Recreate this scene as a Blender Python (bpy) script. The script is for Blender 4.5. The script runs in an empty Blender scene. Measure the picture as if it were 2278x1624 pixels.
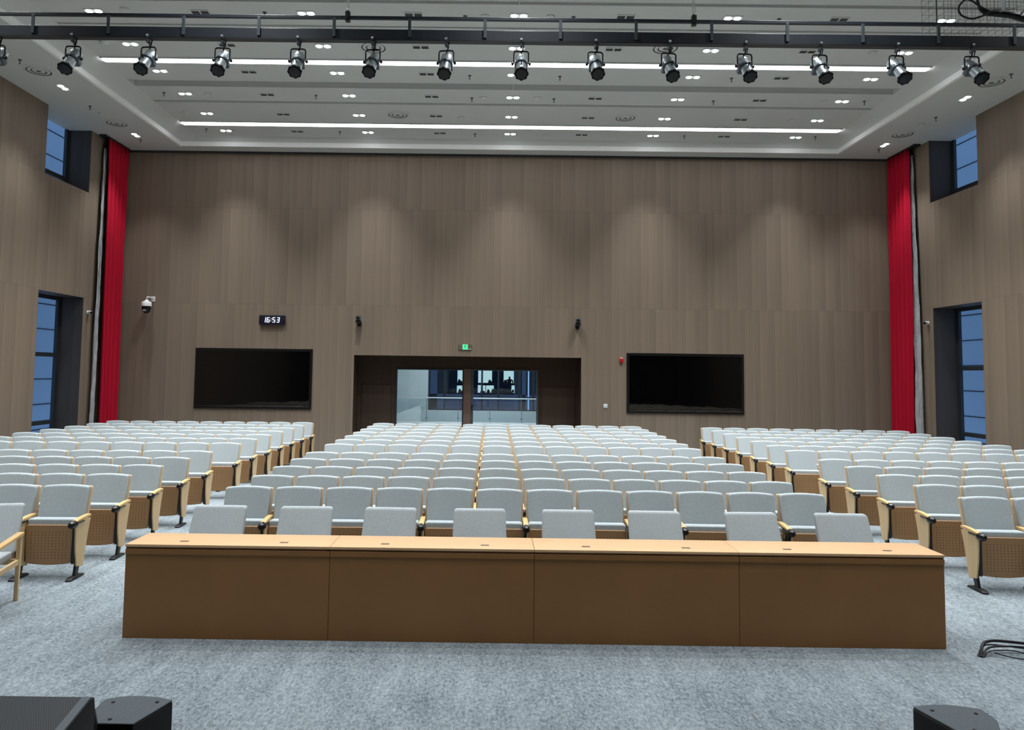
import bpy, bmesh, math, random
from mathutils import Matrix, Vector
random.seed(7)
SC = bpy.context.scene
COL = SC.collection
PI = math.pi

# ---------------------------------------------------------------- camera, world, exposure
CAM_Z = 2.2189
yaw, pitch, roll = -0.00284393, 0.06630595, 0.01284522
cy, sy, cp, sp, cr, sr = math.cos(yaw), math.sin(yaw), math.cos(pitch), math.sin(pitch), math.cos(roll), math.sin(roll)
xr = Vector((cy, -sy, 0)); fw = Vector((sy*cp, cy*cp, sp)); up = Vector((-sy*sp, -cy*sp, cp))
Rv = xr*cr + up*sr; Uv = -xr*sr + up*cr
cd = bpy.data.cameras.new('camera'); cam = bpy.data.objects.new('camera', cd); COL.objects.link(cam)
Mx = Matrix.Identity(4)
for i in range(3):
    Mx[i][0], Mx[i][1], Mx[i][2] = Rv[i], Uv[i], -fw[i]
Mx[2][3] = CAM_Z
cam.matrix_world = Mx
cd.sensor_fit = 'HORIZONTAL'; cd.sensor_width = 36; cd.lens = 36*1650/2278
cd.shift_x = (1139-1092.768)/2278; cd.shift_y = -(812-717.697)/2278
cd.clip_start = .05; cd.clip_end = 300
SC.camera = cam

W = bpy.data.worlds.new('dusk_sky'); SC.world = W; W.use_nodes = True
W.node_tree.nodes['Background'].inputs[0].default_value = (.29, .38, .50, 1)
W.node_tree.nodes['Background'].inputs[1].default_value = 1.7
SC.view_settings.view_transform = 'Standard'; SC.view_settings.look = 'None'
SC.view_settings.exposure = 0; SC.view_settings.gamma = 1; SC.view_settings.use_curve_mapping = False
SC.cycles.max_bounces = 7; SC.cycles.diffuse_bounces = 5; SC.cycles.glossy_bounces = 3
SC.cycles.transmission_bounces = 6; SC.cycles.sample_clamp_indirect = 6
SC.cycles.caustics_reflective = False; SC.cycles.caustics_refractive = False

SPOT_W = 620          # watts of each lit ceiling downlight
STRIP_E = 8.5           # emission of the linear lights

# ---------------------------------------------------------------- room numbers (metres)
XL, XR, YB, YF = -10.20, 10.90, 20.0, -4.0
HC, ZI = 8.164, 8.415
XI0, XI1 = -7.97, 8.72            # inner recess plane, sides
XO0, XO1, YO = -8.42, 9.13, 19.48
YI = 19.42

# ---------------------------------------------------------------- materials
def srgb(r, g, b):
    f = lambda c: (c/255/12.92) if c <= 10.31 else ((c/255+.055)/1.055)**2.4
    return (f(r), f(g), f(b), 1)
def newmat(name):
    m = bpy.data.materials.new(name); m.use_nodes = True
    nt = m.node_tree; return m, nt, nt.nodes['Principled BSDF']
def lin(nt, a, b): nt.links.new(a, b)
def node(nt, t, **kw):
    n = nt.nodes.new(t)
    for k, v in kw.items(): setattr(n, k, v)
    return n
def math_(nt, op, a, b=None):
    n = node(nt, 'ShaderNodeMath', operation=op)
    for i, v in enumerate((a, b)):
        if v is None: continue
        if isinstance(v, (int, float)): n.inputs[i].default_value = v
        else: lin(nt, v, n.inputs[i])
    return n.outputs[0]
def mat(name, col, rough=.6, metal=0, var=0.0, scale=(8, 8, 8), spec=.5, bump=0, coat=0):
    m, nt, b = newmat(name)
    b.inputs['Base Color'].default_value = col
    b.inputs['Roughness'].default_value = rough; b.inputs['Metallic'].default_value = metal
    b.inputs['Specular IOR Level'].default_value = spec; b.inputs['Coat Weight'].default_value = coat
    tc = node(nt, 'ShaderNodeTexCoord'); mp = node(nt, 'ShaderNodeMapping'); mp.inputs['Scale'].default_value = scale
    lin(nt, tc.outputs['Object'], mp.inputs[0])
    nz = node(nt, 'ShaderNodeTexNoise'); nz.inputs['Scale'].default_value = 1; nz.inputs['Detail'].default_value = 5
    lin(nt, mp.outputs[0], nz.inputs['Vector'])
    mr = node(nt, 'ShaderNodeMapRange'); mr.inputs['From Min'].default_value = .3; mr.inputs['From Max'].default_value = .7
    mr.inputs['To Min'].default_value = 1-var; mr.inputs['To Max'].default_value = 1+var
    lin(nt, nz.outputs[0], mr.inputs[0])
    hs = node(nt, 'ShaderNodeHueSaturation'); hs.inputs['Color'].default_value = col
    lin(nt, mr.outputs[0], hs.inputs['Value']); lin(nt, hs.outputs[0], b.inputs['Base Color'])
    if bump:
        bp = node(nt, 'ShaderNodeBump'); bp.inputs['Strength'].default_value = bump; bp.inputs['Distance'].default_value = .01
        lin(nt, nz.outputs[0], bp.inputs['Height']); lin(nt, bp.outputs[0], b.inputs['Normal'])
    return m
def emit(name, col, s, base=(0.02, .02, .02, 1)):
    m, nt, b = newmat(name); b.inputs['Base Color'].default_value = base
    b.inputs['Emission Color'].default_value = col; b.inputs['Emission Strength'].default_value = s
    return m
def wallmat(name, axis, tint=srgb(131, 117, 102), seams=(6.6, 3.97)):
    """vertical wood-grain strips 0.2 m wide in three tiers of boards; axis = the coordinate that runs along the wall"""
    m, nt, b = newmat(name)
    tc = node(nt, 'ShaderNodeTexCoord'); sx = node(nt, 'ShaderNodeSeparateXYZ'); lin(nt, tc.outputs['Object'], sx.inputs[0])
    u = sx.outputs[axis]; z = sx.outputs[2]
    tier = math_(nt, 'ADD', math_(nt, 'GREATER_THAN', z, seams[0]), math_(nt, 'GREATER_THAN', z, seams[1]))
    us = math_(nt, 'DIVIDE', u, .2)
    idx = math_(nt, 'FLOOR', us)
    cmb = node(nt, 'ShaderNodeCombineXYZ'); lin(nt, idx, cmb.inputs[0]); lin(nt, math_(nt, 'MULTIPLY', tier, 7.3), cmb.inputs[1])
    wn = node(nt, 'ShaderNodeTexWhiteNoise'); lin(nt, cmb.outputs[0], wn.inputs['Vector'])
    c2 = node(nt, 'ShaderNodeCombineXYZ')
    lin(nt, math_(nt, 'MULTIPLY', u, 34), c2.inputs[0]); lin(nt, math_(nt, 'ADD', math_(nt, 'MULTIPLY', z, .55), math_(nt, 'MULTIPLY', idx, 3.7)), c2.inputs[1])
    lin(nt, tier, c2.inputs[2])
    nz = node(nt, 'ShaderNodeTexNoise'); nz.inputs['Scale'].default_value = 1; nz.inputs['Detail'].default_value = 4; lin(nt, c2.outputs[0], nz.inputs['Vector'])
    frac = math_(nt, 'FRACT', us)
    edge = math_(nt, 'LESS_THAN', frac, .06)
    zs = math_(nt, 'MINIMUM', math_(nt, 'ABSOLUTE', math_(nt, 'SUBTRACT', z, seams[0])), math_(nt, 'ABSOLUTE', math_(nt, 'SUBTRACT', z, seams[1])))
    zedge = math_(nt, 'LESS_THAN', zs, .006)
    v = math_(nt, 'ADD', .90, math_(nt, 'MULTIPLY', wn.outputs[0], .15))
    v = math_(nt, 'ADD', v, math_(nt, 'MULTIPLY', math_(nt, 'SUBTRACT', nz.outputs[0], .5), .34))
    v = math_(nt, 'ADD', v, math_(nt, 'MULTIPLY', edge, .10))
    v = math_(nt, 'ADD', v, math_(nt, 'MULTIPLY', math_(nt, 'SUBTRACT', .5, frac), .09))
    v = math_(nt, 'SUBTRACT', v, math_(nt, 'MULTIPLY', zedge, .16))
    hs = node(nt, 'ShaderNodeHueSaturation'); hs.inputs['Color'].default_value = tint
    lin(nt, v, hs.inputs['Value']); lin(nt, hs.outputs[0], b.inputs['Base Color'])
    b.inputs['Roughness'].default_value = .5; b.inputs['Specular IOR Level'].default_value = .3
    return m
def carpetmat():
    m, nt, b = newmat('streaked_carpet')
    tc = node(nt, 'ShaderNodeTexCoord')
    def nz(sc, det, rough=.6):
        mp = node(nt, 'ShaderNodeMapping'); mp.inputs['Scale'].default_value = sc; lin(nt, tc.outputs['Object'], mp.inputs[0])
        n = node(nt, 'ShaderNodeTexNoise'); n.inputs['Scale'].default_value = 1; n.inputs['Detail'].default_value = det
        n.inputs['Roughness'].default_value = rough; n.inputs['Distortion'].default_value = .6; lin(nt, mp.outputs[0], n.inputs['Vector']); return n.outputs[0]
    a = nz((46, 24, 46), 6, .75); c = nz((8, 1.8, 8), 4); d = nz((1.3, .7, 1), 2)
    v = math_(nt, 'ADD', math_(nt, 'MULTIPLY', math_(nt, 'SUBTRACT', a, .5), 1.6), math_(nt, 'MULTIPLY', math_(nt, 'SUBTRACT', c, .5), .42))
    v = math_(nt, 'ADD', math_(nt, 'ADD', v, .5), math_(nt, 'MULTIPLY', math_(nt, 'SUBTRACT', d, .5), .3))
    cr_ = node(nt, 'ShaderNodeValToRGB')
    cr_.color_ramp.elements[0].position = .12; cr_.color_ramp.elements[0].color = srgb(66, 77, 84)
    cr_.color_ramp.elements[1].position = .88; cr_.color_ramp.elements[1].color = srgb(172, 183, 188)
    lin(nt, v, cr_.inputs[0]); lin(nt, cr_.outputs[0], b.inputs['Base Color'])
    bp = node(nt, 'ShaderNodeBump'); bp.inputs['Strength'].default_value = .35; bp.inputs['Distance'].default_value = .01
    lin(nt, a, bp.inputs['Height']); lin(nt, bp.outputs[0], b.inputs['Normal'])
    b.inputs['Roughness'].default_value = .95; b.inputs['Specular IOR Level'].default_value = .1
    return m
def dotmat(name, col):
    """wood board with a grid of round perforations, 11 by 10"""
    m, nt, b = newmat(name)
    tc = node(nt, 'ShaderNodeTexCoord'); sx = node(nt, 'ShaderNodeSeparateXYZ'); lin(nt, tc.outputs['Object'], sx.inputs[0])
    px, pz = .0362, .0300
    x = math_(nt, 'ADD', sx.outputs[0], px*5.5); z = math_(nt, 'SUBTRACT', sx.outputs[2], .185)
    fx = math_(nt, 'MULTIPLY', math_(nt, 'SUBTRACT', math_(nt, 'FRACT', math_(nt, 'DIVIDE', x, px)), .5), px)
    fz = math_(nt, 'MULTIPLY', math_(nt, 'SUBTRACT', math_(nt, 'FRACT', math_(nt, 'DIVIDE', z, pz)), .5), pz)
    r = math_(nt, 'SQRT', math_(nt, 'ADD', math_(nt, 'MULTIPLY', fx, fx), math_(nt, 'MULTIPLY', fz, fz)))
    hole = math_(nt, 'LESS_THAN', r, .0046)
    ins = math_(nt, 'MULTIPLY', math_(nt, 'LESS_THAN', math_(nt, 'ABSOLUTE', sx.outputs[0]), px*5.5), math_(nt, 'LESS_THAN', math_(nt, 'ABSOLUTE', math_(nt, 'SUBTRACT', z, pz*5)), pz*5))
    h = math_(nt, 'MULTIPLY', hole, ins)
    mx = node(nt, 'ShaderNodeMix', data_type='RGBA'); lin(nt, h, mx.inputs[0])
    mx.inputs[6].default_value = col; mx.inputs[7].default_value = (.012, .008, .006, 1)
    lin(nt, mx.outputs[2], b.inputs['Base Color']); b.inputs['Roughness'].default_value = .45
    return m
def grillemat():
    m, nt, b = newmat('perforated_grille')
    tc = node(nt, 'ShaderNodeTexCoord'); sx = node(nt, 'ShaderNodeSeparateXYZ'); lin(nt, tc.outputs['UV'], sx.inputs[0])
    row = math_(nt, 'FLOOR', math_(nt, 'DIVIDE', sx.outputs[1], .0078))
    x = math_(nt, 'ADD', math_(nt, 'DIVIDE', sx.outputs[0], .009), math_(nt, 'MULTIPLY', row, .5))
    fx = math_(nt, 'MULTIPLY', math_(nt, 'SUBTRACT', math_(nt, 'FRACT', x), .5), .009)
    fy = math_(nt, 'MULTIPLY', math_(nt, 'SUBTRACT', math_(nt, 'FRACT', math_(nt, 'DIVIDE', sx.outputs[1], .0078)), .5), .0078)
    r = math_(nt, 'SQRT', math_(nt, 'ADD', math_(nt, 'MULTIPLY', fx, fx), math_(nt, 'MULTIPLY', fy, fy)))
    mx = node(nt, 'ShaderNodeMix', data_type='RGBA'); lin(nt, math_(nt, 'LESS_THAN', r, .0031), mx.inputs[0])
    mx.inputs[6].default_value = srgb(56, 64, 70); mx.inputs[7].default_value = (.003, .003, .004, 1)
    lin(nt, mx.outputs[2], b.inputs['Base Color']); b.inputs['Roughness'].default_value = .5
    return m

M = {}
M['wall_x'] = wallmat('woodgrain_wall_panels', 0)
M['wall_y'] = wallmat('woodgrain_side_wall_panels', 1)
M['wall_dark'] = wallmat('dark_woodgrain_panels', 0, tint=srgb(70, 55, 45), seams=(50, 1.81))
M['carpet'] = carpetmat()
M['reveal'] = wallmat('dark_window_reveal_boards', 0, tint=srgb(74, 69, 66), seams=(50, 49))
M['ceiling'] = mat('ceiling_paint', srgb(203, 206, 203), .85, var=.015, scale=(.6, .6, .6))
M['ceiltrim'] = mat('bright_trim_paint', srgb(250, 252, 250), .5)
M['groove'] = mat('groove_paint', srgb(206, 208, 206), .9)
M['stage'] = mat('stage_floor_boards', srgb(60, 45, 35), .5, var=.2, scale=(12, 1, 1))
M['stagewall'] = mat('stage_back_wall', srgb(12, 11, 11), .8)
M['velvet'] = mat('dark_red_velvet', srgb(60, 6, 12), .9)
M['fabric'] = mat('grey_seat_fabric', srgb(170, 180, 183), .95, var=.07, scale=(60, 60, 60), spec=.15, bump=.15)
M['fabric2'] = mat('pale_chair_fabric', srgb(172, 180, 183), .95, var=.08, scale=(50, 50, 130), spec=.15, bump=.15)
M['beech'] = mat('beech_veneer', srgb(205, 175, 130), .45, var=.06, scale=(30, 30, 3))
M['arm'] = mat('varnished_beech', srgb(224, 184, 122), .35, var=.06, scale=(30, 3, 30), coat=.2)
M['board'] = dotmat('perforated_shaded_board', srgb(158, 121, 82))  # seat wood darkened: shade on its front face put into the colour
M['shell'] = mat('backrest_shell_veneer', srgb(205, 180, 148), .5, var=.05, scale=(20, 20, 3))
M['blackplastic'] = mat('gloss_black_plastic', srgb(18, 18, 20), .22, var=.05)
M['blacksteel'] = mat('black_powder_coat', srgb(20, 22, 26), .45, var=.1)
M['desktop'] = mat('toplit_laminate_desktop', srgb(238, 196, 150), .38, var=.035, scale=(3, 12, 12))  # same laminate as the panels, light from above put into the paler colour
M['deskfront'] = mat('shaded_laminate_panel', srgb(158, 112, 64), .4, var=.05, scale=(2, 2, .8), spec=.4)  # same laminate as the desktop, shade of upright faces put into the colour
M['red'] = mat('red_drape', srgb(178, 24, 48), .9, var=.05, scale=(10, 10, .6), spec=.1)
M['silver'] = mat('silver_lining', srgb(176, 180, 182), .42, metal=.25, var=.2, scale=(14, 14, 5), bump=1.0)
M['frame'] = mat('dark_aluminium_frame', srgb(52, 60, 66), .4, metal=.3)
M['facade'] = mat('pale_facade_panel', srgb(160, 182, 204), .7, var=.03, scale=(1, 1, 1))
M['joint'] = mat('facade_joint', srgb(20, 30, 44), .9)
M['truss'] = mat('black_truss_paint', srgb(34, 42, 52), .5, var=.1)
M['trussl'] = mat('grey_truss_post', srgb(74, 84, 92), .5, var=.1)
M['alu'] = mat('cast_aluminium', srgb(176, 186, 190), .3, metal=.75, var=.12, scale=(20, 20, 20))
M['gunmetal'] = mat('gunmetal', srgb(76, 86, 94), .4, metal=.4, var=.1)
M['chrome'] = mat('bright_steel', srgb(225, 228, 230), .25, metal=.8)
M['hood'] = mat('hood_black', srgb(9, 10, 12), .6, spec=.2)
M['lens'] = mat('dark_lens_glass', srgb(10, 12, 18), .25, spec=.4)
M['white'] = mat('white_plastic', srgb(232, 234, 234), .45)
M['offwhite'] = mat('off_white_metal', srgb(205, 208, 206), .5)
M['darkslot'] = mat('dark_slot', srgb(58, 58, 60), .7)
M['lamp'] = emit('lamp_face', (.93, .96, 1, 1), 26)
M['strip'] = emit('linear_diffuser', (.97, .96, 1, 1), STRIP_E)
M['screen'] = mat('screen_glass', srgb(6, 6, 7), .03, spec=.5)
M['bezel'] = mat('black_bezel', srgb(9, 9, 10), .35)
M['digit'] = emit('clock_digit', (.85, .88, 1, 1), 1.6)
M['exitgreen'] = emit('exit_sign_panel', (.08, 1, .42, 1), 1.3)
M['exitdark'] = mat('exit_pictogram', srgb(4, 88, 50), .6)
M['plate'] = mat('brushed_brown_plate', srgb(126, 112, 98), .35, metal=.3)
M['redplastic'] = mat('red_plastic', srgb(180, 16, 22), .4)
M['cable'] = mat('black_cable', srgb(14, 16, 24), .5)
M['speaker'] = mat('toplit_textured_paint', srgb(98, 108, 115), .55, var=.08, scale=(90, 90, 90), bump=.2)  # black cabinet paint lightened: light falling on the tops put into the colour
M['spkside'] = mat('black_cabinet_side', srgb(12, 14, 18), .5)
M['grille'] = grillemat()
M['lobbywall'] = mat('pale_stone_wall', srgb(170, 182, 186), .6, var=.06, scale=(1.2, 1.2, 1.2))
M['lobbyfloor'] = mat('pale_lobby_floor', srgb(190, 196, 198), .35, var=.05, scale=(2, 2, 2))
M['farblue'] = mat('blue_curtain_wall_panel', srgb(52, 66, 92), .35, var=.08)
M['fardark'] = mat('dark_far_facade', srgb(26, 30, 36), .9, var=.15, spec=0)
M['litroom'] = emit('lit_room_wall', (.78, .97, .86, 1), .95)
M['skin'] = mat('person_shade', srgb(40, 38, 38), .8)
def glassmat(name, tint, rough=0.0):
    m, nt, b = newmat(name)
    nt.nodes.remove(b); out = nt.nodes['Material Output']
    t = node(nt, 'ShaderNodeBsdfTransparent'); t.inputs[0].default_value = tint
    g = node(nt, 'ShaderNodeBsdfGlossy'); g.inputs['Roughness'].default_value = .02; g.inputs[0].default_value = (.9, .9, .9, 1)
    fr = node(nt, 'ShaderNodeLayerWeight'); fr.inputs[0].default_value = .5
    fc = math_(nt, 'ADD', .03, math_(nt, 'MULTIPLY', math_(nt, 'POWER', fr.outputs[1], 5), .6))
    mx = node(nt, 'ShaderNodeMixShader'); lin(nt, fc, mx.inputs[0]); lin(nt, t.outputs[0], mx.inputs[1]); lin(nt, g.outputs[0], mx.inputs[2])
    lin(nt, mx.outputs[0], out.inputs[0]); return m
M['glass'] = glassmat('clear_glass', (.93, .96, .97, 1))
M['blueglass'] = glassmat('tinted_window_glass', (.82, .90, .98, 1))

# ---------------------------------------------------------------- mesh helpers
class MB:
    def __init__(s): s.v = []; s.f = []
    def add(s, vs, fs, mtx=None):
        o = len(s.v)
        s.v += [tuple(mtx @ Vector(v)) if mtx else tuple(v) for v in vs]
        s.f += [tuple(i+o for i in f) for f in fs]; return s
    def box(s, x0, x1, y0, y1, z0, z1, mtx=None):
        vs = [(x, y, z) for x in (x0, x1) for y in (y0, y1) for z in (z0, z1)]
        return s.add(vs, [(0, 1, 3, 2), (4, 6, 7, 5), (0, 4, 5, 1), (2, 3, 7, 6), (0, 2, 6, 4), (1, 5, 7, 3)], mtx)
    def quad(s, a, b, c, d): return s.add([a, b, c, d], [(0, 1, 2, 3)])
    def prism(s, pts, h0, h1, axis='y', fn=None, mtx=None):
        """outline extruded along an axis; pts are the two other coordinates in order"""
        n = len(pts); vs = []
        for h in (h0, h1):
            for a, b in pts:
                p = {'y': (a, h, b), 'z': (a, b, h), 'x': (h, a, b)}[axis]
                vs.append(fn(*p) if fn else p)
        fs = [tuple(range(n)), tuple(range(2*n-1, n-1, -1))] + [(i, i+n, (i+1) % n+n, (i+1) % n) for i in range(n)]
        return s.add(vs, fs, mtx)
    def lathe(s, prof, seg=20, mtx=None, cap=True):
        """profile of (radius, height) turned about z"""
        vs = []; fs = []; n = len(prof)
        for k in range(seg):
            a = 2*PI*k/seg
            vs += [(r*math.cos(a), r*math.sin(a), h) for r, h in prof]
        for k in range(seg):
            k2 = (k+1) % seg
            for i in range(n-1): fs.append((k*n+i, k2*n+i, k2*n+i+1, k*n+i+1))
        if cap:
            fs.append(tuple(k*n for k in range(seg))[::-1]); fs.append(tuple(k*n+n-1 for k in range(seg)))
        return s.add(vs, fs, mtx)
    def tube(s, pts, r, seg=8):
        pts = [Vector(p) for p in pts]; n = len(pts); vs = []; fs = []
        for i, p in enumerate(pts):
            t = (pts[min(i+1, n-1)]-pts[max(i-1, 0)]).normalized()
            a = t.cross(Vector((0, 0, 1)))
            if a.length < .05: a = t.cross(Vector((1, 0, 0)))
            a.normalize(); b = t.cross(a); rr = r[i] if isinstance(r, (list, tuple)) else r
            vs += [tuple(p+a*rr*math.cos(2*PI*k/seg)+b*rr*math.sin(2*PI*k/seg)) for k in range(seg)]
        for i in range(n-1):
            for k in range(seg):
                k2 = (k+1) % seg; fs.append((i*seg+k, i*seg+k2, (i+1)*seg+k2, (i+1)*seg+k))
        fs.append(tuple(range(seg))[::-1]); fs.append(tuple((n-1)*seg+k for k in range(seg)))
        return s.add(vs, fs)
    def mesh(s, name, m, bevel=0, seg=2, smooth=True, fn=None, angle=35, uv=None):
        bm = bmesh.new(); vv = [bm.verts.new(v) for v in s.v]
        for f in s.f:
            try: bm.faces.new([vv[i] for i in f])
            except ValueError: pass
        bmesh.ops.recalc_face_normals(bm, faces=bm.faces)
        if bevel:
            es = [e for e in bm.edges if len(e.link_faces) == 2 and e.calc_face_angle(0) > .6]
            bmesh.ops.bevel(bm, geom=es, offset=bevel, segments=seg, profile=.6, affect='EDGES', clamp_overlap=True)
        if fn:
            for v in bm.verts: v.co = Vector(fn(*v.co))
        me = bpy.data.meshes.new(name); bm.to_mesh(me); bm.free()
        if m: me.materials.append(m)
        if smooth:
            for p in me.polygons: p.use_smooth = True
            me.set_sharp_from_angle(angle=math.radians(angle))
        if uv:
            l = me.uv_layers.new(name='UVMap')
            for lp in me.loops: l.data[lp.index].uv = uv(me.vertices[lp.vertex_index].co)
        return me
def put(name, me, parent=None, loc=(0, 0, 0), rot=None):
    o = bpy.data.objects.new(name, me); COL.objects.link(o); o.parent = parent; o.location = loc
    if rot: o.rotation_euler = rot
    return o
def tag(o, label=None, cat=None, group=None, kind=None):
    if label: o['label'] = label
    if cat: o['category'] = cat
    if group: o['group'] = group
    if kind: o['kind'] = kind
    return o
def struct(name, me, parent=None): 
    o = put(name, me, parent)
    if parent is None: o['kind'] = 'structure'
    return o
def thing(name, label, cat, loc=(0, 0, 0), rot=None, group=None):
    o = put(name, None, None, loc, rot); return tag(o, label, cat, group)
def kids(o): return [c for c in bpy.data.objects if c.parent == o]
def copy_tree(o, tree, loc, label=None, rot=None):
    """o with its parts and their sub-parts; tree = [(child, [grandchildren])]"""
    r = o.copy(); COL.objects.link(r); r.location = loc
    if rot: r.rotation_euler = rot
    if label: r['label'] = label
    for ch, gs in tree:
        c = ch.copy(); COL.objects.link(c); c.parent = r
        for g in gs:
            d = g.copy(); COL.objects.link(d); d.parent = c
    return r
def tree_of(o): return [(c, kids(c)) for c in kids(o)]
ORD = ['zeroth', 'first', 'second', 'third', 'fourth', 'fifth', 'sixth', 'seventh', 'eighth', 'ninth', 'tenth', 'eleventh', 'twelfth', 'thirteenth', 'fourteenth']
def place_in(k, n, side='left'):
    if k == 0: return 'leftmost'
    if k == n-1: return 'rightmost'
    return ORD[k+1]+' from the left' if k < n/2 else ORD[n-k]+' from the right'
def rrect(x0, x1, z0, z1, r, arch=0, n=4, nb=6, archb=0):
    """rounded outline, top edge raised by arch in the middle, bottom edge lowered by archb"""
    pts = []
    for (cx, cz, a0) in ((x1-r, z1-r, 0), (x0+r, z1-r, 90), (x0+r, z0+r, 180), (x1-r, z0+r, 270)):
        arc = [(cx+r*math.cos(math.radians(a0+90*i/n)), cz+r*math.sin(math.radians(a0+90*i/n))) for i in range(n+1)]
        pts += arc
        if a0 == 0 and arch: pts += [(x1-r+(x0-x1+2*r)*i/nb, z1) for i in range(1, nb)]
        if a0 == 180 and archb: pts += [(x0+r+(x1-x0-2*r)*i/nb, z0) for i in range(1, nb)]
    w = (x1-x0)/2; cx = (x0+x1)/2
    def sh(p):
        x, z = p; k = 1-((x-cx)/w)**2
        return (x, z + (arch*k if z > (z0+z1)/2 else -archb*k))
    return [sh(p) for p in pts]

# ---------------------------------------------------------------- room shell
def gridwall(us, vs, holes, place):
    b = MB()
    for i in range(len(us)-1):
        for j in range(len(vs)-1):
            uc, vc = (us[i]+us[i+1])/2, (vs[j]+vs[j+1])/2
            if any(h[0] < uc < h[1] and h[2] < vc < h[3] for h in holes): continue
            b.quad(place(us[i], vs[j], 0), place(us[i+1], vs[j], 0), place(us[i+1], vs[j+1], 0), place(us[i], vs[j+1], 0))
    return b
def reveal(b, h, d, place, sides='lrtb'):
    u0, u1, v0, v1 = h
    if 'l' in sides: b.quad(place(u0, v0, 0), place(u0, v0, d), place(u0, v1, d), place(u0, v1, 0))
    if 'r' in sides: b.quad(place(u1, v0, 0), place(u1, v1, 0), place(u1, v1, d), place(u1, v0, d))
    if 't' in sides: b.quad(place(u0, v1, 0), place(u0, v1, d), place(u1, v1, d), place(u1, v1, 0))
    if 'b' in sides: b.quad(place(u0, v0, 0), place(u1, v0, 0), place(u1, v0, d), place(u0, v0, d))

LOW = (16.52, 18.35, .35, 3.93); HIGH = (16.52, 18.35, 6.58, HC)
DEP = .62
for side, X, sg in (('left', XL, -1), ('right', XR, 1)):
    pl = lambda u, v, d, X=X, sg=sg: (X+sg*d, u, v)
    b = gridwall([YF, LOW[0], LOW[1], YB], [0, LOW[2], LOW[3], HIGH[2], HC], [LOW, HIGH], pl)
    struct('wall_'+side, b.mesh('wall_'+side, M['wall_y'], smooth=False))
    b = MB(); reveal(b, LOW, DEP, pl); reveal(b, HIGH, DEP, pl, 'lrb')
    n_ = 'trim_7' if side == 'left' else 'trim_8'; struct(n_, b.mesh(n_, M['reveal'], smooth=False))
DOOR = (-3.74, 2.38, 0, 2.625)
b = gridwall([XL, DOOR[0], DOOR[1], XR], [0, DOOR[3], HC], [DOOR], lambda u, v, d: (u, YB+d, v))
struct('wall_back', b.mesh('wall_back', M['wall_x'], smooth=False))
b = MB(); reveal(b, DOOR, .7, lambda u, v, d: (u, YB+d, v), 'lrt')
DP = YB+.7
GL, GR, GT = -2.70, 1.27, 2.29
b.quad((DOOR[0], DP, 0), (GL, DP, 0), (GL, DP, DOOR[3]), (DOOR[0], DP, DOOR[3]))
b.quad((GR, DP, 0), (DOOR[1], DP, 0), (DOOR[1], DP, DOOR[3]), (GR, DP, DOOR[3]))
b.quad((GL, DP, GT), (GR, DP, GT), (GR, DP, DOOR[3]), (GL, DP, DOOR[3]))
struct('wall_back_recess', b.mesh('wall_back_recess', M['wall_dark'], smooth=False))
b = MB(); b.quad((XL, YF, 0), (XR, YF, 0), (XR, YF, ZI+.2), (XL, YF, ZI+.2))
struct('wall_front', b.mesh('wall_front', M['stagewall'], smooth=False))
b = MB(); b.quad((XL-DEP, YF, 0), (XR+DEP, YF, 0), (XR+DEP, DP, 0), (XL-DEP, DP, 0))
struct('floor', b.mesh('floor', M['carpet'], smooth=False))
b = MB(); b.box(XL+.01, XR-.01, YF+.01, 3.1, 0.0, .6)
o = struct('floor_stage', b.mesh('floor_stage', M['stage'], smooth=False))

# ceiling: perimeter band, raised field with four cross grooves
YS = 1.0                     # stage side of the raised field
b = MB()
b.quad((XL-DEP, YF, HC), (XO0, YF, HC), (XO0, DP, HC), (XL-DEP, DP, HC))
b.quad((XO1, YF, HC), (XR+DEP, YF, HC), (XR+DEP, DP, HC), (XO1, DP, HC))
b.quad((XO0, YO, HC), (XO1, YO, HC), (XO1, DP, HC), (XO0, DP, HC))
b.quad((XO0, YF, HC), (XO1, YF, HC), (XO1, YS, HC), (XO0, YS, HC))
L1 = HC+.11
b.quad((XO0, YS, L1), (XO0, YO, L1), (XI0, YI, ZI), (XI0, YS, ZI))
b.quad((XO1, YS, L1), (XO1, YO, L1), (XI1, YI, ZI), (XI1, YS, ZI))
b.quad((XO0, YO, L1), (XO1, YO, L1), (XI1, YI, ZI), (XI0, YI, ZI))
b.quad((XO0, YS, HC), (XO1, YS, HC), (XO1, YS, ZI), (XO0, YS, ZI))
GRV = [(11.98, 12.15, .05), (12.96, 13.05, .03), (15.60, 15.96, .13), (16.80, 16.93, .06)]
y = YS
for g0, g1, d in GRV:
    b.quad((XI0, y, ZI), (XI1, y, ZI), (XI1, g0, ZI), (XI0, g0, ZI)); y = g1
b.quad((XI0, y, ZI), (XI1, y, ZI), (XI1, YI, ZI), (XI0, YI, ZI))
struct('ceiling', b.mesh('ceiling', M['ceiling'], smooth=False))
b = MB()
for g0, g1, d in GRV:
    b.quad((XI0, g0, ZI+d), (XI1, g0, ZI+d), (XI1, g1, ZI+d), (XI0, g1, ZI+d))
    b.quad((XI0, g0, ZI), (XI1, g0, ZI), (XI1, g0, ZI+d), (XI0, g0, ZI+d))
    b.quad((XI0, g1, ZI), (XI1, g1, ZI), (XI1, g1, ZI+d), (XI0, g1, ZI+d))
    for x in (XI0, XI1): b.quad((x, g0, ZI), (x, g1, ZI), (x, g1, ZI+d), (x, g0, ZI+d))
b.box(.365, .377, YS, YI, ZI-.0015, ZI-.0005)
struct('ceiling_grooves', b.mesh('ceiling_grooves', M['groove'], smooth=False))
b = MB(); T = .07
b.box(XO0-T, XO0, YS, YO+T, HC-.012, L1); b.box(XO1, XO1+T, YS, YO+T, HC-.012, L1); b.box(XO0, XO1, YO, YO+.03, HC-.012, L1)
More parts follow.
